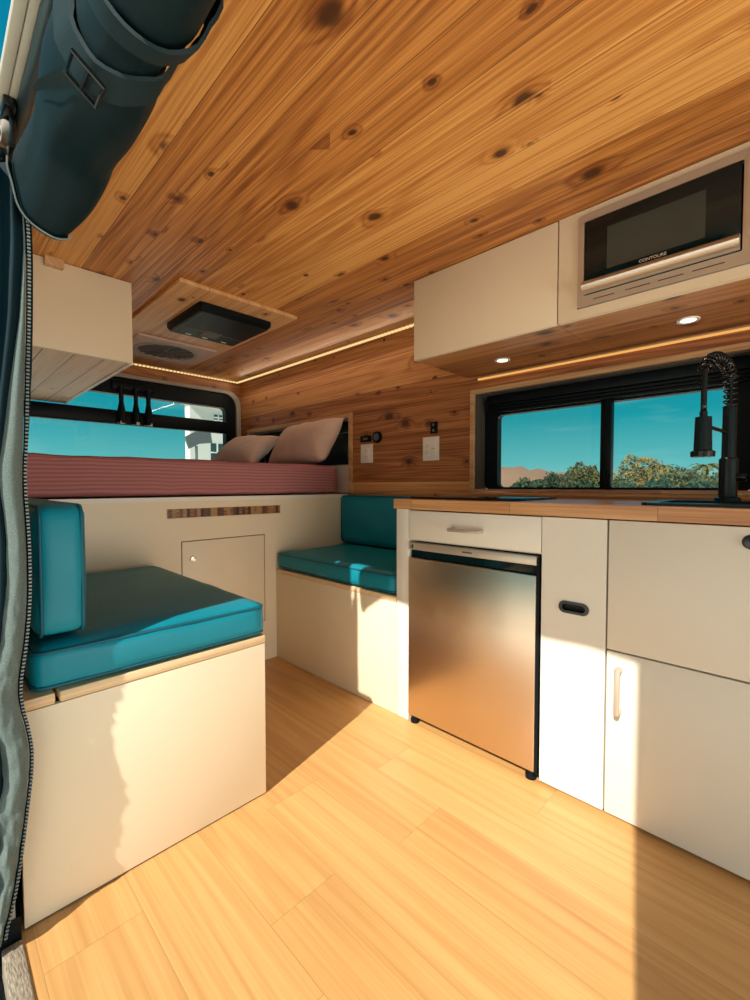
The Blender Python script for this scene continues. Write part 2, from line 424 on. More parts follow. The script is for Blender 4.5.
# kitchen window -------------------------------------------------
def kitchen_window():
    w = struct(bpy.data.objects.new('window_1', None)); COL.objects.link(w); w.location = (2.02, .665, .928)
    y0, y1, z0, z1 = .122, 1.18, .928, 1.41
    mb = MB(); mb.ringframe(rrect(y0 - .022, y1 + .022, z0 - .012, z1 + .022, .003, 2), rrect(y0, y1, z0, z1, .002, 2), XW - .014, XW + .005)
    mb.build('wood_trim', M['trimwood'], w, smooth='auto')
    mb = MB(); mb.ringframe([(y0 - .004, z0 + .002), (y1 + .004, z0 + .002), (y1 + .004, z1 + .004), (y0 - .004, z1 + .004)], [(y0 + .004, z0 + .012), (y1 - .004, z0 + .012), (y1 - .004, z1 - .004), (y0 + .004, z1 - .004)], XW + .005, XW + .10)
    mb.build('jamb_liner', M['taupe'], w)
    box('wood_sill', M['butcher'], XW - .013, XW + .095, y0 + .002, y1 - .002, z0 + .002, z0 + .014, w)
    # black aluminium frame
    mb = MB()
    o = rrect(y0 + .004, y1 - .004, z0 + .012, z1 - .004, .03); i = rrect(y0 + .07, y1 - .075, z0 + .024, z1 - .10, .022)
    mb.ringframe(o, i, XW + .085, XW + .125)
    mb.build('frame', M['black'], w, smooth='auto')
    mb = MB(); mb.box(XW + .078, XW + .122, .583, .625, z0 + .02, z1 - .09, .004); mb.box(XW + .072, XW + .08, .598, .603, z0 + .02, z1 - .09)
    mb.build('mullion', M['black'], w, smooth='auto')
    mb = MB()
    mb.box(XW + .05, XW + .085, y0 + .02, y1 - .03, z1 - .05, z1 - .006, .006)
    for k in range(3): mb.box(XW + .056, XW + .085, y0 + .02, y1 - .03, z1 - .092 + k * .014, z1 - .092 + k * .014 + .0125, .003)
    mb.build('folded_blind', M['black'], w, smooth='auto')
    for a, b in ((y0 + .05, .59), (.62, y1 - .07)):
        box('pane', M['glass'], XW + .103, XW + .106, a, b, z0 + .02, z1 - .09, w)
    mb = MB(); 
    pts = [(XW + .045, y1 - .03 - .016 * math.sin(t), z1 - .045 + .016 * math.cos(t)) for t in [PI * k / 10 for k in range(11)]]
    mb.tube(pts, .004, 8); mb.build('blind_clip', M['black'], w, smooth=True)
kitchen_window()

# bed side niche window ------------------------------------------
def niche():
    w = struct(bpy.data.objects.new('window_2', None)); COL.objects.link(w); w.location = (XW, 2.72, .91)
    y0, y1, z0, z1 = 2.10, 3.34, 1.09, 1.40
    mb = MB()
    mb.ringframe([(y0 - .024, .912), (y1 + .024, .912), (y1 + .024, z1 + .024), (y0 - .024, z1 + .024)], [(y0, .913), (y1, .913), (y1, z1), (y0, z1)], XW - .016, XW + .004)
    mb.build('wood_trim', M['trimwood'], w)
    box('lower_panel', M['pillow2'], XW - .004, XW - .001, y0 + .001, y1 - .001, .914, z0, w)
    mb = MB(); mb.ringframe([(y0 - .004, z0 - .004), (y1 + .004, z0 - .004), (y1 + .004, z1 + .004), (y0 - .004, z1 + .004)], [(y0 + .006, z0 + .006), (y1 - .006, z0 + .006), (y1 - .006, z1 - .006), (y0 + .006, z1 - .006)], XW - .0005, XW + .12)
    mb.build('recess_liner', M['greyplast'], w)
    mb = MB(); mb.ringframe(rrect(y0 + .008, y1 - .008, z0 + .008, z1 - .008, .02), rrect(y0 + .07, y1 - .07, z0 + .045, z1 - .08, .03), XW + .085, XW + .12)
    mb.build('frame', M['black'], w, smooth='auto')
    box('pane', M['glass'], XW + .10, XW + .103, y0 + .06, y1 - .06, z0 + .04, z1 - .07, w)
niche()

# rear door window ------------------------------------------------
def rear_window():
    w = struct(bpy.data.objects.new('window_3', None)); COL.objects.link(w); w.location = (1.0, YR, .9)
    mb = MB(); mb.ringframe(rrect(.126, 1.912, .62, 1.752, .12), rrect(.15, 1.872, .66, 1.728, .11), YR - .02, YR + .03, 'xz')
    mb.build('grey_surround', M['greyplast'], w, smooth='auto')
    mb = MB(); mb.ringframe(rrect(.135, 1.880, .64, 1.735, .11), rrect(.24, 1.785, .80, 1.61, .04), YR + .0, YR + .06, 'xz')
    mb.build('frame', M['black'], w, smooth='auto')
    mb = MB(); mb.box(.2, 1.82, YR - .01, YR + .04, 1.395, 1.495, .012)
    mb.build('cross_bar', M['black'], w, smooth='auto')
    box('pane', M['glass'], .22, 1.80, YR + .042, YR + .046, .78, 1.63, w)
rear_window()
# rear door latch rods
lt = thing('door_latch', 'black rear door latch with three tapered clamps between window bar and top frame', 'latch', (1.08, YR - .01, 1.40))
for xx, rr in ((.985, .026), (1.08, .024), (1.165, .026)):
    mb = MB(); mb.lathe((xx, YR - .028, 1.40), [(.001, 0), (rr * 1.15, .0), (rr * 1.2, .05), (rr * .95, .10), (rr * .6, .15), (rr * .62, .22), (rr * .9, .235), (rr * .9, .26), (.001, .26)], 'z', 14)
    mb.build('clamp', M['black'], lt, smooth='auto')
for xx in (.98, 1.085, 1.17):
    MB().box(xx - .01, xx + .012, YR - .05, YR - .0565, 1.395, 1.415, .002).build('tab', M['outlet'], lt, smooth='auto')
mb = MB(); mb.box(.93, 1.22, YR - .03, YR - .001, 1.64, 1.70, .008); mb.build('latch_plate', M['black'], lt, smooth='auto')

# ------------------------------------------------------------------ bed platform
bp = thing('bed_platform', 'cream bed platform with a locker door across the rear of the van', 'bed platform', (1.02, 2.8, 0))
mb = MB(); grid_holes(mb, (.127, XW - .001), (0, .885), [(.778, 1.392, .806, .850), (.8405, 1.2905, .2185, .6955)], YB, YB + .018, 'xz')
mb.build('front_panel', M['cream'], bp)
box('backing', M['gap'], .80, 1.34, YB + .0185, YB + .022, .18, .74, bp)
box('deck', M['white'], .127, XW - .018, YB, YR - .025, .885, .905, bp)
box('slide_out_board', M['slatwood'], .779, 1.391, YB + .003, YB + .016, .807, .849, bp)
d = box('locker_door', M['cream'], .845, 1.286, YB - .001, YB + .017, .223, .691, bp, bev=.001)
mb = MB(); mb.lathe((.896, YB - .001, .606), [(.001, -.008), (.013, -.007), (.016, -.004), (.017, 0), (.001, 0)], 'y', 20); mb.build('latch', M['chrome'], d, smooth='auto')

mt = MB().cushion(.13, 1.83, YB + .004, YR - .03, .912, 1.085, .028, (0, .006, .012), 22, 3, .006).build('mattress', M['sheet'], smooth=True)
tag(mt, 'mattress in a dusky pink fitted sheet with fine horizontal stripes', 'mattress')

def pillow(name, c, w, h, t, rx, rz, ry, mat, label):
    n = 22; mb = MB(); R = Matrix.Rotation(rz, 3, 'Z') @ Matrix.Rotation(rx, 3, 'X') @ Matrix.Rotation(ry, 3, 'Y')
    rows = {}
    for sgn in (1, -1):
        g = []
        for i in range(n + 1):
            row = []
            for j in range(n + 1):
                u, v = -1 + 2 * i / n, -1 + 2 * j / n
                e = (max(0, 1 - abs(u) ** 2.6) * max(0, 1 - abs(v) ** 2.6)) ** .5
                px = u * w / 2 * (1 - .09 * (1 - v * v)) ; py = v * h / 2 * (1 - .10 * (1 - u * u))
                nz = noise.noise(Vector((px * 9, py * 9, sgn * 2. + w))) * .010 + noise.noise(Vector((px * 22, py * 22, sgn * 5.))) * .004
                p = Vector((px, py, sgn * (t / 2 * e) + nz * (e ** .5)))
                row.append(Vector(c) + R @ p)
            g.append(row)
        mb.quad_sheet(g)
    bmesh.ops.remove_doubles(mb.bm, verts=mb.bm.verts[:], dist=.0008)
    o = mb.build(name, mat, smooth=True); tag(o, label, 'pillow'); return o
pillow('pillow', (1.775, 2.40, 1.240), .64, .33, .20, math.radians(58), math.radians(-88), math.radians(-3), M['pillow'], 'blush pink pillow leaning in the bed niche nearest the kitchen')
pillow('pillow', (1.70, 3.05, 1.224), .52, .34, .16, math.radians(40), math.radians(-84), math.radians(3), M['pillow2'], 'paler wrinkled pillow lying behind the leaning blush pillow, by the rear window')

# ------------------------------------------------------------------ left bench
lb = thing('bench_seat', 'cream bench box on the left under the cushion lit by sun', 'bench', (.425, 1.64, 0))
box('front_panel', M['cream'], .128, .722, YL, YL + .016, .004, .474, lb, bev=.001)
box('side_panel', M['cream'], .706, .7215, YL + .0165, YB - .001, .004, .474, lb)
box('base_strip', M['gap'], .14, .71, YL + .004, YB - .002, 0, .004, lb)
box('lid', M['lid'], .20, .724, YL - .001, YB - .001, .475, .500, lb, bev=.004)
box('lid', M['lid'], .128, .192, YL - .001, YB - .001, .475, .500, lb, bev=.004)

def seat_cushion(name, x0, x1, y0, y1, z0, z1, label, cat='cushion', crown=(.004, .004, .012), seed=0, m='teal'):
    t = thing(name, label, cat, ((x0 + x1) / 2, (y0 + y1) / 2, z0))
    MB().cushion(x0, x1, y0, y1, z0, z1, .030, crown, 18, seed, .004).build('cover', M[m], t, smooth=True)
    for z in (z0 + .013, z1 - .013):
        pts = [(a, b, z + .002 * math.sin(7 * a + 5 * b)) for a, b in rrect(x0 + .003, x1 - .003, y0 + .003, y1 - .003, .028, 8)]
        # densify
        MB().tube(pts, .0042, 8, closed=True).build('piping', M['tealdark'], t, smooth=True)
    return t
seat_cushion('seat_cushion',   .150, .728, 1.180, YB - .012, .500, .603, 'teal vinyl seat cushion on the left bench, its front corner in sunlight', seed=1)
def back_cushion(x0, x1, y0, y1, z0, z1, label, seed):
    t = thing('back_cushion', label, 'cushion', ((x0 + x1) / 2, (y0 + y1) / 2, z0))
    MB().cushion(x0, x1, y0, y1, z0, z1, .030, (.008, .004, .004), 18, seed, .004).build('cover', M['teal'], t, smooth=True)
    for x in (x0 + .012, x1 - .012):
        pts = [(x, a, b) for a, b in rrect(y0 + .003, y1 - .003, z0 + .003, z1 - .003, .026, 8)]
        MB().tube(pts, .004, 8, closed=True).build('piping', M['tealdark'], t, smooth=True)
    return t
back_cushion(.160, .262, 1.183, YB - .02, .621, .917, 'teal back cushion standing upright on the left bench beside the curtain', 5)

# right bench
rb = thing('bench_seat', 'cream bench box on the right between bed platform and fridge', 'bench', (1.64, 1.655, 0))
box('front_panel', M['cream'], XK, XK + .016, 1.208, YB - .001, 0, .474, rb, bev=.001)
box('lid', M['lid'], XK - .003, XW - .002, 1.208, YB - .001, .475, .497, rb, bev=.003)
seat_cushion('seat_cushion', XK - .006, XW - .004, 1.214, YB - .012, .499, .592, 'teal vinyl seat cushion on the right bench next to the fridge', seed=8)
back_cushion(1.828, XW - .006, 1.215, YB - .006, .606, .898, 'teal back cushion against the cedar wall behind the kitchen counter end', 11)

# ------------------------------------------------------------------ kitchen
fc = thing('drawer_cabinet', 'ivory cabinet surround with one drawer above the steel fridge', 'cabinet', (1.63, .90, 0))
box('end_panel', M['white'], XK, XW - .004, 1.142, 1.206, 0, .864, fc, bev=.001)
box('shelf', M['white'], XK + .02, XW - .004, .60, 1.141, .738, .744, fc)
dr = box('drawer', M['white'], XK - .001, XK + .018, .5945, 1.139, .7445, .860, fc, bev=.0015)
def bar_handle(y0, y1, z, parent, vertical=False):
    mb = MB()
    if not vertical:
        mb.box(XK - .032, XK - .022, y0, y1, z - .0065, z + .0065, .002)
        for y in (y0 + .006, y1 - .006): mb.box(XK - .024, XK - .001, y - .006, y + .006, z - .0065, z + .0065, .002)
    else:
        mb.box(XK - .034, XK - .022, y0, y1, z[0], z[1], .002)
        for q in (z[0] + .006, z[1] - .006): mb.box(XK - .024, XK - .001, y0, y1, q - .006, q + .006, .002)
    return mb.build('handle', M['nickel'], parent, smooth='auto')
bar_handle(.80, .934, .798, dr)

fr = thing('fridge', 'small fridge with a brushed stainless steel door under the counter', 'fridge', (1.63, .87, 0))
box('body', M['black'], XK + .022, XW - .03, .602, 1.136, .03, .732, fr)
box('door', M['steel'], XK - .006, XK + .021, .608, 1.137, .030, .672, fr, bev=.003)
box('handle_recess', M['blackglass'], XK + .012, XK + .0215, .602, 1.136, .673, .706, fr)
box('door_edge', M['black'], XK - .002, XK + .0215, .598, .6072, .024, .732, fr)
box('top_trim', M['nickel'], XK - .004, XK + .0215, .608, 1.137, .704, .733, fr, bev=.002)
mb = MB(); mb.lathe((XK - .004, 1.118, .717), [(.001, -.004), (.009, -.003), (.010, 0), (.001, 0)], 'x', 18); mb.build('lock', M['chrome'], fr, smooth='auto')
box('nameplate', M['slotdark'], XK - .0048, XK - .0038, .845, .885, .7155, .7215, fr)
for y in (.625, 1.115):
    mb = MB(); mb.lathe((XK + .012, y, 0), [(.001, 0), (.018, 0), (.018, .014), (.012, .018), (.012, .031), (.001, .031)], 'z', 16); mb.build('foot', M['black'], fr, smooth='auto')

tc = thing('tall_cabinet', 'narrow ivory cabinet with oval finger pull to the right of the fridge', 'cabinet', (1.63, .495, 0))
def slotted_door():
    mb = MB(); yc, zc = .492, .590; h0, h1, g0, g1 = yc - .040, yc + .040, zc - .0135, zc + .0135
    grid_holes(mb, (.4025, .5915), (.012, .861), [(h0, h1, g0, g1)], XK - .001, XK + .018, 'yz')
    bmesh.ops.remove_doubles(mb.bm, verts=mb.bm.verts[:], dist=1e-5)
    return mb.build('door', M['white'], tc)
slotted_door()
mb = MB(); mb.ringframe(rrect(.492 - .0445, .492 + .0445, .590 - .0185, .590 + .0185, .0184, 8), rrect(.492 - .034, .492 + .034, .590 - .0105, .590 + .0105, .0104, 8), XK - .004, XK + .012)
mb.build('finger_pull', M['blackm'], tc, smooth='auto')
box('body', M['gap'], XK + .0185, XW - .01, .40, .594, 0, .860, tc)

sc_ = thing('sink_cabinet', 'wide ivory sink cabinet with upper flap and lower door, at the right', 'cabinet', (1.63, .0, 0))
ud = box('upper_door', M['white'], XK - .001, XK + .018, -.40, .3975, .491, .861, sc_, bev=.0015)
ld = box('lower_door', M['white'], XK - .001, XK + .018, -.40, .3975, .012, .4865, sc_, bev=.0015)
box('body', M['gap'], XK + .0185, XW - .01, -.41, .3995, 0, .735, sc_)
box('front_rail', M['gap'], XK + .0185, XK + .04, -.41, .3995, .736, .862, sc_)
bar_handle(.356, .370, (.318, .449), ld, True)
mb = MB(); mb.lathe((XK - .001, .088, .826), [(.001, -.010), (.012, -.009), (.016, -.004), (.018, 0), (.001, 0)], 'x', 20); mb.build('push_latch', M['blackm'], ud, smooth='auto')

mb = MB(); grid_holes(mb, (XK - .012, XW - .001), (-.55, 1.212), [(1.446, 1.719, -.219, .299)], .8655, .9045, 'xy')
bmesh.ops.remove_doubles(mb.bm, verts=mb.bm.verts[:], dist=1e-5)
bad = [f for f in mb.bm.faces if abs(f.normal.z) < .5 and sum(1 for g_ in mb.bm.faces if (g_.calc_center_median() - f.calc_center_median()).length < 1e-5) > 1]
bmesh.ops.delete(mb.bm, geom=bad, context='FACES')
ct = mb.build('countertop', M['butcher'])
tag(ct, 'butcher block wood countertop along the kitchen cabinets', 'countertop')

ck = thing('cooktop', 'flat black glass cooktop at the left end of the wood counter', 'cooktop', (1.62, .95, .905))
MB().box(1.435, 1.80, .72, 1.195, .9048, .914, .003).build('glass_top', M['blackglass'], ck, smooth='auto')
for yy in (.83, 1.07):
    mb = MB(); mb.lathe((1.62, yy, .914), [(.085, .0001), (.085, .0006), (.082, .0006), (.082, .0001), (.085, .0001)], 'z', 40); mb.build('burner_ring', M['greyplast'], ck)

sk = thing('sink', 'black rectangular sink set in the wood counter under the faucet', 'sink', (1.63, .05, .745))
mb = MB(); mb.ringframe([(p[0], p[1]) for p in rrect(1.415, 1.83, -.25, .335, .02)], [(p[0], p[1]) for p in rrect(1.445, 1.72, -.22, .300, .03)], .9046, .9125, 'xy'); mb.build('rim', M['blackm'], sk, smooth='auto')
mb = MB(); o_ = rrect(1.4465, 1.7185, -.2185, .2985, .03); i_ = rrect(1.450, 1.715, -.215, .295, .028)
mb.ringframe(o_, i_, .745, .9044, 'xy'); mb.prism(i_, .745, .749, 'xy'); mb.build('basin', M['blackm'], sk, smooth='auto')
mb = MB(); mb.lathe((1.58, .04, .749), [(.001, .003), (.03, .003), (.04, .001), (.001, .0005)], 'z', 24); mb.build('drain', M['chrome'], sk, smooth='auto')

fa = thing('faucet', 'matte black spring-neck kitchen faucet rising from the sink', 'faucet', (1.78, .176, .9125))
bx, by = 1.78, .176
mb = MB(); mb.lathe((bx, by, .9125), [(.001, 0), (.034, 0), (.034, .008), (.025, .012), (.025, .13), (.019, .136), (.018, .295), (.001, .295)], 'z', 24); mb.build('post', M['blackm'], fa, smooth='auto')
hx, hy = 1.62, .221
arc = []
for k in range(41):
    t = k / 40
    if t < .35: q = t / .35; arc.append(Vector((bx, by, 1.205 + q * .075)))
    else:
        q = (t - .35) / .65; a = PI * q
        arc.append(Vector((bx + (hx - bx) * (1 - math.cos(a)) / 2, by + (hy - by) * (1 - math.cos(a)) / 2, 1.28 + .068 * math.sin(a))))
arc += [Vector((hx, hy, 1.28 - .02 * k)) for k in range(1, 6)]
mb = MB(); mb.tube(arc, .008, 10); mb.build('hose', M['blackm'], fa, smooth=True)
# spring coil
co = []; turns = 17; N = turns * 14
L = [0]
body = arc[:38]
for i in range(1, len(body)): L.append(L[-1] + (body[i] - body[i - 1]).length)
side = Vector((hy - by, bx - hx, 0)).normalized()
for k in range(N + 1):
    s = L[-1] * k / N
    i = max(j for j in range(len(L)) if L[j] <= s + 1e-9); i = min(i, len(body) - 2)
    f = (s - L[i]) / (L[i + 1] - L[i]); p = body[i].lerp(body[i + 1], f); t = (body[i + 1] - body[i]).normalized()
    n2 = t.cross(side).normalized(); a = 2 * PI * turns * k / N
    co.append(p + (side * math.cos(a) + n2 * math.sin(a)) * .0165)
mb = MB(); mb.tube(co, .0032, 6); mb.build('spring', M['blackm'], fa, smooth=True)
mb = MB(); mb.lathe((hx, hy, 1.045), [(.001, 0), (.030, 0), (.031, .016), (.023, .020), (.021, .10), (.0205, .118), (.010, .120), (.010, .135), (.001, .135)], 'z', 22); mb.build('spray_head', M['blackm'], fa, smooth='auto')
mb = MB(); mb.tube([(bx, by, 1.125), (bx - .03, by + .008, 1.127), (hx + .02, hy - .006, 1.137), (hx, hy, 1.137)], .006, 10); mb.build('holder_arm', M['blackm'], fa, smooth=True)
mb = MB(); mb.tube([(bx, by, .985), (bx, by - .045, .985)], .012, 12); mb.tube([(bx, by - .04, .985), (bx - .005, by - .15, .992)], .006, 10); mb.build('lever', M['blackm'], fa, smooth=True)

# ------------------------------------------------------------------ upper cabinets
XU, ZU = 1.49, 1.497
uc = thing('wall_cabinet', 'cream overhead cabinet with a blank flap door left of the microwave', 'cabinet', (1.70, .91, ZU))
box('door', M['cream'], XU, XU + .018, .6075, 1.222, ZU + .001, ZC - .004, uc, bev=.001)
box('body', M['cream'], XU + .0185, XW - .002, .606, 1.220, ZU + .012, ZC - .002, uc)
box('bottom_board', M['soffit'], XU + .019, XW - .002, .606, 1.219, ZU, ZU + .0118, uc)
mc = thing('microwave_cabinet', 'cream overhead cabinet framing the microwave', 'cabinet', (1.70, .15, ZU))
mb = MB(); grid_holes(mb, (-.35, .6025), (ZU + .001, ZC - .003), [(-.085, .541, 1.528, 1.818)], XU, XU + .018, 'yz'); mb.build('front_frame', M['cream'], mc)
mb = MB(); mb.box(XU + .0185, XW - .002, .545, .6045, ZU + .012, ZC - .002); mb.box(XU + .0185, XW - .002, -.35, -.09, ZU + .012, ZC - .002); mb.box(XU + .0185, XW - .002, -.09, .545, ZU + .012, ZU + .026)
mb.build('body', M['cream'], mc)
box('bottom_board', M['soffit'], XU + .019, XW - .002, -.35, .6045, ZU, ZU + .0118, mc)

mw = thing('microwave', 'stainless microwave with black glass door built into the overhead cabinet', 'microwave', (1.70, .2, 1.53))
box('body', M['black'], XU + .012, XW - .05, -.08, .538, 1.531, 1.815, mw)
mb = MB(); mb.ringframe(rrect(-.083, .539, 1.530, 1.816, .006, 3), rrect(.130, .520, 1.563, 1.793, .004, 3), XU - .008, XU + .012); mb.build('trim_frame', M['nickel'], mw, smooth='auto')
dg = box('door_glass', M['blackglass'], XU - .010, XU + .0115, .134, .516, 1.606, 1.792, mw, bev=.002)
def mw_window():
    b = NB('microwave_screen'); w = b.noise(b.posv(), 5, 2)
    b.bsdf(b.mix(w, (.030,.042,.038), (.050,.060,.052)), .15, 0, None, .3); return b.m
box('door_window', mw_window(), XU - .0106, XU - .0098, .208, .452, 1.626, 1.752, mw)
mb = MB()
prof = [(XU - .008, 1.566), (XU - .022, 1.568), (XU - .034, 1.576), (XU - .038, 1.586), (XU - .033, 1.597), (XU - .020, 1.604), (XU - .008, 1.605)]
mb.prism(prof, .134, .518, 'xz'); mb.build('door_handle', M['barsteel'], mw, smooth='auto')
mb = MB(); mb.ringframe(rrect(-.066, .124, 1.606, 1.796, .004, 3), rrect(-.056, .114, 1.616, 1.786, .003, 3), XU - .011, XU - .0078); mb.build('panel_frame', M['nickel'], mw)
box('control_panel', M['blackglass'], XU - .010, XU - .0082, -.056, .114, 1.616, 1.786, mw)
for k in range(4):
    for j in range(3):
        MB().box(XU - .0125, XU - .0098, .015 - j * .026, .033 - j * .026, 1.63 + k * .024, 1.645 + k * .024, .001).build('button', M['slotdark'], mw)
box('open_button', M['nickel'], XU - .012, XU - .0078, .045, .112, 1.575, 1.600, mw, bev=.002)
for a, b_ in ((.49, .43), (.40, .335), (.315, .255), (.235, .165)):
    box('vent_slot', M['gap'], XU - .0085, XU - .0078, b_, a, 1.5445, 1.5470, mw)
def text(body, size, mat, mw_loc, M3, parent, name, ext=.0003):
    cu = bpy.data.curves.new(name, 'FONT'); cu.body = body; cu.size = size; cu.extrude = ext; cu.align_x = 'CENTER'; cu.align_y = 'CENTER'
    tmp = bpy.data.objects.new('tmp', cu); COL.objects.link(tmp)
    bpy.context.view_layer.update()
    dg_ = bpy.context.evaluated_depsgraph_get(); me = bpy.data.meshes.new_from_object(tmp.evaluated_get(dg_))
    bpy.data.objects.remove(tmp); me.transform(M3.to_4x4())
    me.materials.clear(); me.materials.append(mat)
    o = bpy.data.objects.new(name, me); COL.objects.link(o); o.parent = parent
    w = Vector((0, 0, 0)); q = parent
    while q is not None: w += Vector(q.location); q = q.parent
    o.location = Vector(mw_loc) - w; return o
FACE = Matrix(((0, 0, -1), (-1, 0, 0), (0, 1, 0)))
text('CONTOURE', .0125, M['outlet'], (XU - .0108, .33, 1.6155), FACE, mw, 'lettering')

for yy, lab in ((.94, 'round white downlight under the overhead cabinet with the flap door'), (.284, 'round white downlight under the microwave')):
    t = thing('downlight', lab, 'light', (1.742, yy, ZU - .004), 'under-cabinet downlights')
    mb = MB(); mb.lathe((1.742, yy, ZU - .004), [(.022, .001), (.031, 0), (.033, .0035), (.022, .0035), (.022, .001)], 'z', 28); mb.build('bezel', M['outlet'], t, smooth='auto')
    mb = MB(); mb.lathe((1.742, yy, ZU - .003), [(.001, .0005), (.0215, .0005), (.0215, .002), (.001, .002)], 'z', 24); mb.build('lens', M['lamp'], t)
    L = bpy.data.lights.new('downlight_lamp', 'SPOT'); L.energy = 1.2; L.color = (1, .78, .5); L.spot_size = 2.2; L.spot_blend = .8; L.shadow_soft_size = .02
    lo = bpy.data.objects.new('downlight_lamp', L); COL.objects.link(lo); lo.location = (1.742, yy, ZU - .012)

# LED strips
def led(label, pts_box, beads, group='warm LED strips'):
    (x0, x1, y0, y1, z0, z1) = pts_box
    t = thing('led_strip', label, 'light strip', ((x0 + x1) / 2, (y0 + y1) / 2, z0), group)
    box('channel', M['trimwood'], x0, x1, y0, y1, z0 + (z1 - z0) * .5, z1, t)
    if beads:
        mb = MB(); along_x = (x1 - x0) > (y1 - y0)
        n = int(max(x1 - x0, y1 - y0) / .027)
        for k in range(n):
            q = (k + .5) / n
            if along_x: c = x0 + (x1 - x0) * q; mb.box(c - .008, c + .008, y0 + .001, y1 - .001, z0, z0 + (z1 - z0) * .5)
            else: c = y0 + (y1 - y0) * q; mb.box(x0 + .001, x1 - .001, c - .008, c + .008, z0, z0 + (z1 - z0) * .5)
        mb.build('diodes', M['led'], t)
    else: box('diffuser', M['led2'], x0 + .001, x1 - .001, y0, y1, z0, z0 + (z1 - z0) * .5, t)
led('glowing warm LED strip along the top of the cedar kitchen-side wall', (1.858, 1.876, 1.24, YR - .06, 1.822, ZC), True)
led('glowing warm LED strip across the ceiling above the rear window', (.66, 1.876, YR - .058, YR - .040, 1.822, ZC), True)
led('thin warm LED strip under the overhead cabinets against the wall above the window', (1.905, 1.9195, -.3, 1.16, 1.476, 1.488), False)

# ------------------------------------------------------------------ left overhead cabinet over the bed
oc = thing('wall_cabinet', 'cream overhead cabinet hanging above the bed on the left', 'cabinet', (.385, 2.78, 1.49))
box('front_panel', M['cream'], .127, .648, 2.112, 2.130, 1.492, ZC - .003, oc, bev=.001)
box('side_panel', M['cream'], .632, .6485, 2.1305, 3.44, 1.500, ZC - .003, oc)
box('bottom_board', M['under'], .127, .6315, 2.1305, 3.44, 1.492, 1.506, oc)
box('edge_strip', M['white'], .632, .650, 2.1305, 3.44, 1.489, 1.4995, oc)
box('corner_block', M['trimwood'], .34, .40, 2.085, 2.1115, 1.805, ZC - .002, oc)

# ceiling board, roof fan, round vent
cb = MB().box(.772, 1.372, 1.905, 3.38, ZC - .020, ZC - .0005, .004).build('ceiling_board', M['board'], smooth='auto')
tag(cb, 'raised rectangular wood board on the ceiling holding the black fan', 'ceiling board')
rf = thing('roof_fan', 'black box-shaped roof fan cover on the ceiling board', 'fan', (1.09, 2.24, 1.770))
zb, zt = ZC - .062, ZC - .0205
mb = MB()
A = rrect(.925, 1.285, 2.045, 2.43, .012, 3); B = rrect(.915, 1.30, 2.03, 2.445, .015, 3)
rows = [[(p[0], p[1], zt) for p in B], [(p[0], p[1], zb + .018) for p in B], [(p[0], p[1], zb) for p in A]]
g = mb.quad_sheet(rows, True); mb.bm.faces.new(g[-1]); mb.bm.faces.new(g[0][::-1])
mb.build('housing', M['black'], rf, smooth='auto')
mb = MB(); mb.box(.935, 1.275, 2.135, 2.140, zb - .0015, zb + .001); mb.box(1.02, 1.025, 2.05, 2.42, zb - .0015, zb + .001)
mb = MB()
mb.box(.935, .94, 2.06, 2.42, zb - .002, zb + .001); mb.box(.935, 1.275, 2.30, 2.305, zb - .002, zb + .001); mb.build('groove_line', M['slotdark'], rf)
box('label_plate', M['slotdark'], 1.06, 1.15, 2.275, 2.37, zb - .003, zb + .001, rf)
for xx in (1.00, 1.09, 1.20): box('button', M['outlet'], xx, xx + .028, 2.395, 2.402, zb - .002, zb + .001, rf)
vt = thing('roof_vent', 'round grey vent in a pale square frame on the ceiling by the rear window', 'vent', (1.10, 2.92, ZC - .034))
mb = MB(); mb.ringframe(rrect(.86, 1.325, 2.70, 3.13, .02, 8), [(1.09 + .185 * math.cos(a), 2.915 + .185 * math.sin(a)) for a in [math.radians(90 * (k // 9) + 90 * (k % 9) / 8) for k in range(36)]], ZC - .032, ZC - .0205, 'xy'); mb.build('frame', M['pillow2'], vt, smooth='auto')
mb = MB(); mb.lathe((1.09, 2.915, ZC - .040), [(.165, 0), (.185, .004), (.187, .019), (.160, .019), (.165, 0)], 'z', 44); mb.build('ring', M['greyplast'], vt, smooth='auto')
mb = MB(); mb.lathe((1.09, 2.915, ZC - .030), [(.001, 0), (.16, .002), (.163, .009), (.001, .009)], 'z', 40)
for k in range(9):
    a = PI * k / 9; c, s_ = math.cos(a), math.sin(a)
    mb.tube([(1.09 - .158 * c, 2.915 - .158 * s_, ZC - .034), (1.09 + .158 * c, 2.915 + .158 * s_, ZC - .034)], .004, 6)
mb.build('grille', M['slotdark'], vt, smooth='auto')

# ------------------------------------------------------------------ outlets and switches
def outlet(y0, y1, z0, z1, label, kind):
    t = thing('wall_outlet', label, 'outlet', (XW, (y0 + y1) / 2, z0), 'ivory wall outlets')
    box('cover_plate', M['outlet'], XW - .006, XW - .0003, y0, y1, z0, z1, t, bev=.002)
    yc = (y0 + y1) / 2; zc = (z0 + z1) / 2
    cols = [yc] if kind == 1 else [yc + (y1 - y0) * .2, yc - (y1 - y0) * .2]
    for i, c in enumerate(cols):
        s_ = box('socket', M['outlet'], XW - .0085, XW - .0055, c - .016, c + .016, zc - .034, zc + .034, t, bev=.001)
        if i == 0:
            for q in (-.018, .018):
                mb = MB()
                mb.box(XW - .0092, XW - .0084, c - .008, c - .0055, zc + q - .005, zc + q + .005); mb.box(XW - .0092, XW - .0084, c + .0055, c + .008, zc + q - .005, zc + q + .005)
                mb.box(XW - .0092, XW - .0084, c - .0022, c + .0022, zc + q - .011, zc + q - .0075)
                mb.build('slot', M['slotdark'], s_)
        else:
            box('rocker', M['slotdark'], XW - .0095, XW - .0084, c - .010, c + .010, zc - .001, zc + .001, s_)
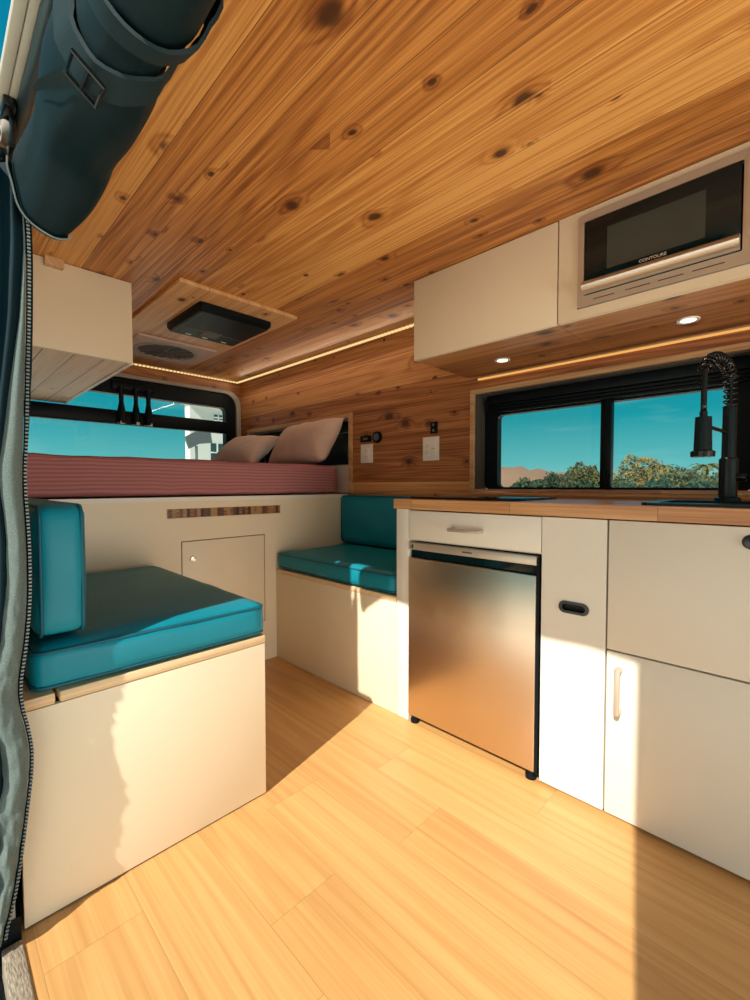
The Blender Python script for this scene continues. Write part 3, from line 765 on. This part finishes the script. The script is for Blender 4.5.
outlet(1.893, 1.997, 1.100, 1.215, 'single ivory wall outlet beside the bed niche', 1)
outlet(1.398, 1.505, 1.095, 1.222, 'double ivory wall outlet between bench corner and kitchen window', 2)
us = thing('usb_socket', 'black rectangular socket above the outlet beside the bed niche', 'socket', (XW, 1.95, 1.22))
box('face_plate', M['black'], XW - .012, XW - .0003, 1.905, 1.997, 1.228, 1.268, us, bev=.004)
box('port', M['slotdark'], XW - .0126, XW - .0115, 1.93, 1.97, 1.241, 1.254, us)
vg = thing('volt_gauge', 'round black gauge with a blue-grey face beside the rectangular socket', 'gauge', (XW, 1.855, 1.21))
mb = MB(); mb.lathe((XW, 1.855, 1.252), [(.001, -.014), (.026, -.014), (.030, -.016), (.035, -.012), (.037, 0), (.001, 0)], 'x', 28); mb.build('bezel', M['black'], vg, smooth='auto')
mb = MB(); mb.lathe((XW - .0145, 1.855, 1.252), [(.001, -.001), (.022, -.001), (.022, 0), (.001, 0)], 'x', 24); mb.build('dial', plain('dial_blue', (.05,.075,.11), .3), vg)
sw = thing('toggle_switch', 'small upright black switch above the double outlet', 'switch', (XW, 1.43, 1.22))
box('plate', M['black'], XW - .010, XW - .0003, 1.408, 1.452, 1.238, 1.302, sw, bev=.003)
for q in (1.255, 1.285): box('key', M['slotdark'], XW - .013, XW - .0095, 1.424, 1.436, q - .007, q + .007, sw, bev=.001)

# ------------------------------------------------------------------ curtain at the left
cu = thing('door_curtain', 'dark teal zip-up door curtain hanging at the left edge', 'curtain', (.09, 1.08, .06))
# edge profile: height, x of the zip edge
EDGE = [(1.66, .158), (1.53, .157), (1.435, .159), (1.30, .156), (1.133, .1495), (1.05, .147), (.971, .142), (.88, .146), (.808, .1475), (.72, .146), (.62, .137), (.56, .127), (.525, .1250), (.48, .133), (.435, .1425), (.38, .144), (.30, .135), (.193, .1215), (.12, .110), (.07, .099), (.03, .088)]
def ex(z):
    for (za, xa), (zb_, xb) in zip(EDGE, EDGE[1:]):
        if zb_ <= z <= za:
            t = (z - zb_) / (za - zb_); t = t * t * (3 - 2 * t) if False else t
            return xb + (xa - xb) * t
    return EDGE[0][1] if z > EDGE[0][0] else EDGE[-1][1]
def exs(z): return (ex(z) + ex(min(1.66, z + .03)) + ex(max(.03, z - .03))) / 3
FW = [(1.66, .002), (1.45, .003), (1.30, .010), (1.15, .024), (1.0, .036), (.85, .030), (.70, .036), (.55, .042), (.42, .044), (.30, .042), (.15, .030), (.03, .016)]
def fw(z):
    for (za, a), (zb_, b) in zip(FW, FW[1:]):
        if zb_ <= z <= za: return b + (a - b) * (z - zb_) / (za - zb_)
    return FW[0][1] if z > FW[0][0] else FW[-1][1]
ZS = [.03 + 1.57 * k / 150 for k in range(151)]
mb = MB(); rows = []
for z in ZS:
    e = exs(z) - fw(z) * .8; row = []
    for j in range(49):
        u = j / 48
        x = e - u * (e - .0)
        y = 1.148 + .012 * math.sin(u * 21 + z * 1.5 + .6 * noise.noise(Vector((u * 3, z * 2, 0)))) * min(1, u * 6 + .2) - .012 * u + .004 * noise.noise(Vector((u * 6, z * 5, 3)))
        row.append((x, y, z))
    rows.append(row)
mb.quad_sheet(rows); mb.build('body', M['fabric2'], cu, smooth=True)
mb = MB(); rows = []
for z in ZS:
    e = exs(z); w = fw(z); row = []
    lo = max(0, min(1, (1.0 - z) * 1.6))
    for j in range(17):
        u = j / 16
        cr = .016 * lo * noise.noise(Vector((u * 1.6, z * 17, 7))) * (u ** .7) + .006 * lo * noise.noise(Vector((u * 4, z * 40, 1)))
        x = e - .0045 - u * w + .012 * lo * u * noise.noise(Vector((3, z * 15, 2)))
        y = 1.142 - .012 * math.sin(u * PI) * min(1, w * 40) + cr
        row.append((x, y, z))
    rows.append(row)
mb.quad_sheet(rows); mb.build('lining_flap', M['lining'], cu, smooth=True)
mb = MB(); mb.tube([(exs(z), 1.146, z) for z in ZS], .0035, 8); zp = mb.build('zipper_tape', M['black'], cu, smooth=True)
mb = MB()
for k in range(200):
    z = .04 + 1.5 * k / 200; e = exs(z)
    mb.box(e - .0015, e + .0035, 1.139, 1.1435, z - .0016, z + .0016)
mb.build('zipper_teeth', M['teeth'], zp)
mb = MB(); rows = []
for z in ZS[:]:
    e = exs(z); dz = max(0., (z - .95)) 
    rows.append([(e + .001, 1.152, z), (e + .003 + .006 * min(1, dz * 4), 1.153, z)])
mb.quad_sheet(rows); mb.build('selvage', M['fabric'], cu, smooth=True)

# rolled-up door screen under the header
rs = thing('rolled_door_screen', 'rolled-up dark teal door screen strapped under the header at top left', 'rolled screen', (.21, .55, 1.50))
def roll_rad(y): return 1. + .06 * math.sin(y * 9) + .04 * math.sin(y * 23 + 1)
mb = MB(); rows = []
YS = [-.05 + 1.155 * k / 80 for k in range(81)]
def roll_pt(y, a, grow=0.):
    endt = max(0, (y - .98) / .13)
    sx = .066 * roll_rad(y) * (1 - .10 * endt) + grow; sz = .105 * roll_rad(y + .3) * (1 - .06 * endt) + grow
    pinch = .84 + .16 * min(1, abs(y - .68) / .10) if .55 < y < .8 else 1
    sx *= pinch; sz *= pinch
    nz = .007 * noise.noise(Vector((math.cos(a) * 2.2, math.sin(a) * 2.2, y * 5)))
    cx = .216 - .026 * endt * endt; cz = 1.626 - .062 * endt
    return Vector((cx + (sx + nz) * math.cos(a), y, cz + (sz + nz) * math.sin(a)))
for y in YS: rows.append([roll_pt(y, 2 * PI * k / 36) for k in range(36)])
ctr = rows[-1]
for q, dy in ((.85, .016), (.55, .024), (.2, .027)):
    c = sum(ctr, Vector()) / len(ctr); rows.append([c + (p - c) * q + Vector((0, dy, 0)) for p in ctr])
g = mb.quad_sheet(rows, True); mb.bm.faces.new(g[0][::-1]); mb.bm.faces.new(g[-1])
mb.build('roll', M['fabric'], rs, smooth=True)
# loose folded end flap with zip
mb = MB(); rows = []
for k in range(19):
    a = math.radians(172 + 122 * k / 18)
    b0 = roll_pt(1.09, a, -.002)
    row = []
    for j in range(7):
        u = j / 6
        out = Vector((math.cos(a) * .014, 0, math.sin(a) * .012)) * u
        row.append(b0 + out + Vector((0, .012 + .03 * u * (1 - u) * 2, 0)))
    rows.append(row)
mb.quad_sheet(rows); fl = mb.build('end_flap', M['fabric'], rs, smooth=True)
mb = MB()
for k in range(60):
    a = math.radians(175 + 117 * k / 59); b0 = roll_pt(1.09, a, -.002) + Vector((math.cos(a) * .0145, .008, math.sin(a) * .0125))
    mb.box(b0.x - .0012, b0.x + .0012, b0.y - .003, b0.y + .001, b0.z - .0012, b0.z + .0012)
mb.build('zipper_teeth', M['teeth'], fl)
mb = MB(); mb.lathe((.165, 1.085, 1.60), [(.001, 0), (.009, .003), (.007, .012), (.001, .014)], 'z', 12); mb.tube([(.168, 1.075, 1.595), (.176, 1.07, 1.565), (.19, 1.07, 1.55)], .005, 8); mb.build('zip_pull', M['greyplast'], rs, smooth='auto')
for yb, wd, tilt in ((.715, .050, .35), (.615, .046, .35)):
    mb = MB(); rows = []
    for k in range(41):
        a = 2 * PI * k / 40; y = yb + tilt * .10 * math.cos(a) * -1
        row = []
        for s_ in (-1, -.9, .9, 1):
            grow = .006 if abs(s_) < .95 else .001
            row.append(roll_pt(y + s_ * wd / 2, a, grow + .005 * (1 if math.sin(a) < -.2 else .3)))
        rows.append(row)
    mb.quad_sheet(rows); stp = mb.build('strap', M['strap'], rs, smooth='auto')
    if yb > .7:
        a = math.radians(236); c = roll_pt(yb + .02, a, .022); nrm = Vector((math.cos(a), 0, math.sin(a))); tv = Vector((-math.sin(a), 0, math.cos(a))); yv = Vector((0, 1, 0))
        def q(u, v): return c + tv * u + yv * v
        mb = MB(); mb.tube([q(.022, .022), q(.022, -.022), q(-.022, -.022), q(-.022, .022)], .0035, 8, closed=True); mb.tube([q(0, .022), q(0, -.022)], .003, 8); mb.build('buckle', M['blackm'], stp, smooth='auto')
        mb = MB(); tl = []
        for k in range(12):
            t = k / 11; p0 = roll_pt(yb + .05 + t * .14, math.radians(224 - 30 * t), .012 - .004 * t); tdir = tv
            tl.append([p0 - tdir * .012 * (1 - .7 * t), p0 + tdir * .012 * (1 - .7 * t)])
        mb.quad_sheet(tl); mb.build('strap_tail', M['strap'], stp, smooth=True)

# sliding door roller bracket
br = thing('door_roller', 'metal door roller bracket hanging on the cream header rail at top left', 'bracket', (.145, 1.25, 1.69))
mb = MB(); mb.box(.128, .150, 1.17, 1.30, 1.728, 1.750, .004); mb.box(.140, .150, 1.19, 1.28, 1.66, 1.735, .004); mb.build('bracket_arm', M['blackm'], br, smooth='auto')
mb = MB(); mb.lathe((.140, 1.225, 1.705), [(.001, -.014), (.007, -.014), (.009, -.011), (.020, -.011), (.023, -.006), (.023, 0), (.001, 0)], 'x', 22); mb.build('roller', M['greyplast'], br, smooth='auto')
mb = MB(); mb.box(.126, .146, 1.27, 1.36, 1.67, 1.70, .006); mb.build('stop_block', M['blackm'], br, smooth='auto')

# ------------------------------------------------------------------ outdoors
gz = -.62
mb = MB(); mb.box(-60, 80, -60, 120, gz - .1, gz); go = struct(mb.build('ground', M['ground'], origin=(0, 0, gz)))
# dry hills
mb = MB(); rows = []
def polar(az, d): a = math.radians(az); return d * math.sin(a), d * math.cos(a)
for j in range(5):
    row = []
    for k in range(61):
        az = 40 + 60 * k / 60; d = 60 + j * 6
        hgt = (2.4 + 2.2 * max(0, math.sin((az - 50) / 22 * PI)) * (1 if az < 72 else .6) + .9 * noise.noise(Vector((az * .25, j, 0))) + .5 * noise.noise(Vector((az * .9, j, 4)))) * [0, .6, 1, .8, 0][j]
        x, y = polar(az, d); row.append((x, y, gz + max(0, hgt)))
    rows.append(row)
mb.quad_sheet(rows); struct(mb.build('hills', M['hill'], smooth=True))
def leafy(name, c, rx, ry, h, n, size, mat, label, cat='bush', trunk=True, group='shrubs outside the kitchen window', seed=0, parentmat='trunk'):
    rg = random.Random(seed)
    t = thing(name, label, cat, (c[0], c[1], gz), group)
    mb = MB()
    for k in range(n):
        while True:
            p = Vector((rg.uniform(-1, 1), rg.uniform(-1, 1), rg.uniform(0, 1)))
            l = Vector((p.x, p.y, p.z)).length
            if .62 < l < 1: break
        f = 1 + .22 * noise.noise(p * 3 + Vector((seed, 0, 0)))
        q = Vector((c[0] + p.x * rx * f, c[1] + p.y * ry * f, gz + .1 + p.z * h * f * .89))
        e = [Vector((rg.gauss(0, 1), rg.gauss(0, 1), rg.gauss(0, 1))).normalized() for _ in range(2)]
        s_ = size * rg.uniform(.6, 1.4)
        vs = [mb.bm.verts.new(q + e[0] * s_), mb.bm.verts.new(q + e[1] * s_ * .5), mb.bm.verts.new(q - e[0] * s_), mb.bm.verts.new(q - e[1] * s_ * .5)]
        mb.bm.faces.new(vs)
    mb.build('foliage', mat, t)
    mb = MB()
    for k in range(4):
        a = k * PI / 2 + seed; mb.tube([(c[0], c[1], gz), (c[0] + .3 * rx * math.cos(a), c[1] + .3 * ry * math.sin(a), gz + h * .35), (c[0] + .6 * rx * math.cos(a), c[1] + .6 * ry * math.sin(a), gz + h * .75)], [.07, .05, .02], 6)
    mb.build('stems', M['trunk'], t)
def at_px(px, d):      # ground position seen through the window at a bearing
    az = 45.64 + math.degrees(math.atan((px - 375) / 440)); return polar(az, d)
def hh(py, px, d):
    dep = d * math.cos(math.atan((px - 375) / 440)); return (485.5 - py) / 440 * dep + .96 - gz
SHR = [(526, 478, 19, 1.1, 'bush2', 'low dark shrub farthest left in the kitchen window'),
       (553, 472, 22.6, 1.0, 'bush2', 'dark green shrub left of the window mullion, beside the pointed tree'),
       (585, 462, 19.3, 1.15, 'bush', 'olive bush just left of the kitchen window mullion'),
       (641, 454, 22.8, 1.5, 'bush3', 'tall yellow-olive bush just right of the kitchen window mullion'),
       (680, 466, 19.2, 1.15, 'bush', 'olive bush in the kitchen window behind the faucet head'),
       (716, 471, 22.8, 1.3, 'bush', 'olive bush in the kitchen window left of the faucet post'),
       (622, 477, 14, .7, 'bush2', 'low dark hedge plant below the tall yellow bush'),
       (656, 478, 16.4, .85, 'bush2', 'low dark hedge plant below the faucet head'),
       (704, 478, 14, .95, 'bush2', 'low dark hedge plant nearest the faucet post'),
       (538, 480, 14, .75, 'bush2', 'low dark hedge plant at the left end of the kitchen window view'),
       (588, 478, 16.4, .8, 'bush2', 'low dark hedge plant under the olive bush left of the mullion')]
for i, (px, py, d, r, m_, lab) in enumerate(SHR):
    x, y = at_px(px, d); leafy('shrub', (x, y), r, r, hh(py, px, d), 7000 if d > 16 else 4500, .085 if d > 16 else .065, M[m_], lab, seed=i)
x, y = at_px(568, 17); leafy('cypress', (x, y), .28, .28, hh(466, 568, 17), 500, .09, M['bush2'], 'small pointed dark tree left of the kitchen window mullion', 'tree', group='trees outside', seed=77)
for i, (px, py, lab) in enumerate(((662, 465, 'small palm crown rising behind the bushes left of the other palm'), (706, 464, 'small palm crown rising just left of the faucet post'))):
    d = 27; x, y = at_px(px, d); h = hh(py + 3, px, d)
    t = thing('palm_tree', lab, 'tree', (x, y, gz), 'palms outside the kitchen window')
    mb = MB(); mb.tube([(x, y, gz), (x + .05, y, gz + h * .5), (x, y, gz + h)], [.14, .11, .09], 8); mb.build('trunk', M['trunk'], t, smooth=True)
    mb = MB()
    for k in range(15):
        a = 2 * PI * k / 15 + i; up = .35 + .5 * ((k * 7) % 5) / 5
        pts = [Vector((x + math.cos(a) * r_ * .8, y + math.sin(a) * r_ * .8, gz + h + up * r_ - .75 * r_ * r_)) for r_ in (0, .25, .5, .75, 1.)]
        for p, p2 in zip(pts, pts[1:]):
            sdir = Vector((-math.sin(a), math.cos(a), 0)) * .10
            mb.bm.faces.new([mb.bm.verts.new(v) for v in (p - sdir, p + sdir + Vector((0, 0, -.05)), p2 + sdir, p2 - sdir + Vector((0, 0, -.05)))])
    mb.build('fronds', M['bush'], t)
# building behind the rear window
bd = thing('building', 'white building with gridded windows seen at the right of the rear window', 'building', (9.6, 21, gz))
mb = MB(); mb.box(8.45, 13.5, 20, 20.5, gz, 4.7); mb.build('wall', M['bldg'], bd)
mb = MB(); mb.prism([(8.3, 4.7), (13.7, 4.7), (10.0, 5.6)], 19.8, 20.6, 'xz'); mb.build('roof', M['bldg'], bd)
for xa, xb, za, zb_ in ((9.42, 10.05, 1.2, 2.95), (10.25, 10.75, 1.2, 3.7), (9.6, 10.0, 3.75, 4.3), (10.3, 10.8, 3.95, 4.5)):
    w_ = box('window', M['bpane'], xa, xb, 19.97, 20.02, za, zb_, bd)
    mb = MB()
    for k in range(1, 4): mb.box(xa, xb, 19.94, 19.968, za + (zb_ - za) * k / 4 - .03, za + (zb_ - za) * k / 4 + .03)
    mb.box((xa + xb) / 2 - .03, (xa + xb) / 2 + .03, 19.94, 19.968, za, zb_); mb.build('muntins', M['bldg'], w_)
aw = thing('awning', 'tilted slate grey awning panels standing before the white building', 'awning', (8.4, 18, gz))
mb = MB()
def px3(px, py, Y):
    az = math.radians(45.64) + math.atan((px - 375) / 440); d = Y / math.cos(az); dep = d * math.cos(math.atan((px - 375) / 440))
    return Vector((d * math.sin(az), Y, .96 + (485.5 - py) / 440 * dep))
for quad in (((186, 437), (196, 432), (200, 444), (190, 449)), ((196, 432), (211, 429), (213, 443), (200, 444))):
    A = [mb.bm.verts.new(px3(a, b, 18)) for a, b in quad]; B = [mb.bm.verts.new(v.co + Vector((0, .12, 0))) for v in A]
    mb.bm.faces.new(A); mb.bm.faces.new(B[::-1])
    for i in range(4): mb.bm.faces.new((A[i], B[i], B[(i + 1) % 4], A[(i + 1) % 4]))
mb.build('panel', M['awning'], aw)
p = px3(197, 446, 18.06); mb = MB(); mb.tube([(p.x, p.y, gz), tuple(p)], .06, 8); mb.build('post', M['awning'], aw)

# ------------------------------------------------------------------ light
sun = bpy.data.lights.new('sun', 'SUN'); sun.energy = 7.3; sun.angle = math.radians(.7); sun.color = (1, .93, .80)
so = bpy.data.objects.new('sun', sun); COL.objects.link(so); so.location = (-5, -1, 6)
so.rotation_euler = Vector((1, .25, -.90)).to_track_quat('-Z', 'Y').to_euler()
def area(name, loc, target, sx, sy, e, c):
    L = bpy.data.lights.new(name, 'AREA'); L.shape = 'RECTANGLE'; L.size = sx; L.size_y = sy; L.energy = e; L.color = c
    o = bpy.data.objects.new(name, L); COL.objects.link(o); o.location = loc
    o.rotation_euler = (Vector(target) - Vector(loc)).to_track_quat('-Z', 'Y').to_euler(); return o
area('door_fill', (-1.0, .45, .1), (1.3, 1.3, 1.25), 2.2, 1.2, 9, (1, .91, .79))  # added fill lamp outside the door, stands in for ground bounce
area('cab_fill', (.85, -1.9, .4), (1., 1.2, 1.35), 1.3, .8, 34, (1, .92, .80))  # unseen fill lamp added behind the camera to brighten the rear fronts
for nm, loc, tgt, lx, e in (('led_wall_lamp', (1.845, 2.45, 1.815), (1.0, 2.45, .6), 1.9, 2.2),):
    L = bpy.data.lights.new(nm, 'AREA'); L.shape = 'RECTANGLE'; L.energy = e; L.color = (1, .80, .55)
    if nm == 'led_wall_lamp': L.size = .012; L.size_y = lx
    else: L.size = lx; L.size_y = .012
    o = bpy.data.objects.new(nm, L); COL.objects.link(o); o.location = loc
    d_ = (Vector(tgt) - Vector(loc)).normalized(); zax = -d_; yax = Vector((0, 1, 0)) if nm == 'led_wall_lamp' else None
    if yax is None: xax = Vector((1, 0, 0)); yax = zax.cross(xax)
    else: xax = yax.cross(zax)
    o.rotation_euler = Matrix((xax, yax, zax)).transposed().to_euler()

w = bpy.data.worlds.new('World'); scene.world = w; w.use_nodes = True; nt = w.node_tree; nt.nodes.clear()
o_ = nt.nodes.new('ShaderNodeOutputWorld'); bg = nt.nodes.new('ShaderNodeBackground'); tcn = nt.nodes.new('ShaderNodeTexCoord'); sp = nt.nodes.new('ShaderNodeSeparateXYZ')
cr = nt.nodes.new('ShaderNodeValToRGB'); nt.links.new(tcn.outputs['Generated'], sp.inputs[0]); nt.links.new(sp.outputs[2], cr.inputs[0])
els = cr.color_ramp.elements
for e, (p_, c_) in zip([els[0], els.new(.05), els.new(.14), els.new(.35), els[-1]], [(0., (.25,.60,.56)), (.05, (.11,.50,.51)), (.14, (.010,.33,.385)), (.35, (.002,.25,.40)), (1., (.003,.16,.30))]):
    e.position = p_; e.color = c_ + (1,)
nz = nt.nodes.new('ShaderNodeTexNoise'); nz.inputs['Scale'].default_value = 3.; nz.inputs['Detail'].default_value = 5
mp = nt.nodes.new('ShaderNodeMapping'); mp.inputs['Scale'].default_value = (1, 1, 6); nt.links.new(tcn.outputs['Generated'], mp.inputs[0]); nt.links.new(mp.outputs[0], nz.inputs[0])
r2 = nt.nodes.new('ShaderNodeMapRange'); r2.inputs[1].default_value = .52; r2.inputs[2].default_value = .8; r2.inputs[4].default_value = .35; nt.links.new(nz.outputs[0], r2.inputs[0])
mx = nt.nodes.new('ShaderNodeMix'); mx.data_type = 'RGBA'; nt.links.new(r2.outputs[0], mx.inputs[0]); nt.links.new(cr.outputs[0], mx.inputs[6]); mx.inputs[7].default_value = (.55,.85,.85,1)
nt.links.new(mx.outputs[2], bg.inputs[0]); bg.inputs[1].default_value = 1.
nt.links.new(bg.outputs[0], o_.inputs[0])

scene.view_settings.view_transform = 'Standard'
scene.view_settings.look = 'None'
scene.view_settings.exposure = -.06
scene.view_settings.gamma = 1.07
# ------------------------------------------------------------------ camera
cam = bpy.data.cameras.new('camera'); cam.sensor_fit = 'HORIZONTAL'; cam.sensor_width = 36; cam.lens = 36 * 440 / 750; cam.clip_start = .02
co_ = bpy.data.objects.new('camera', cam); COL.objects.link(co_); co_.location = (0, 0, .96)
co_.rotation_euler = (math.radians(90 - 1.887), 0, math.radians(-45.644))
scene.camera = co_
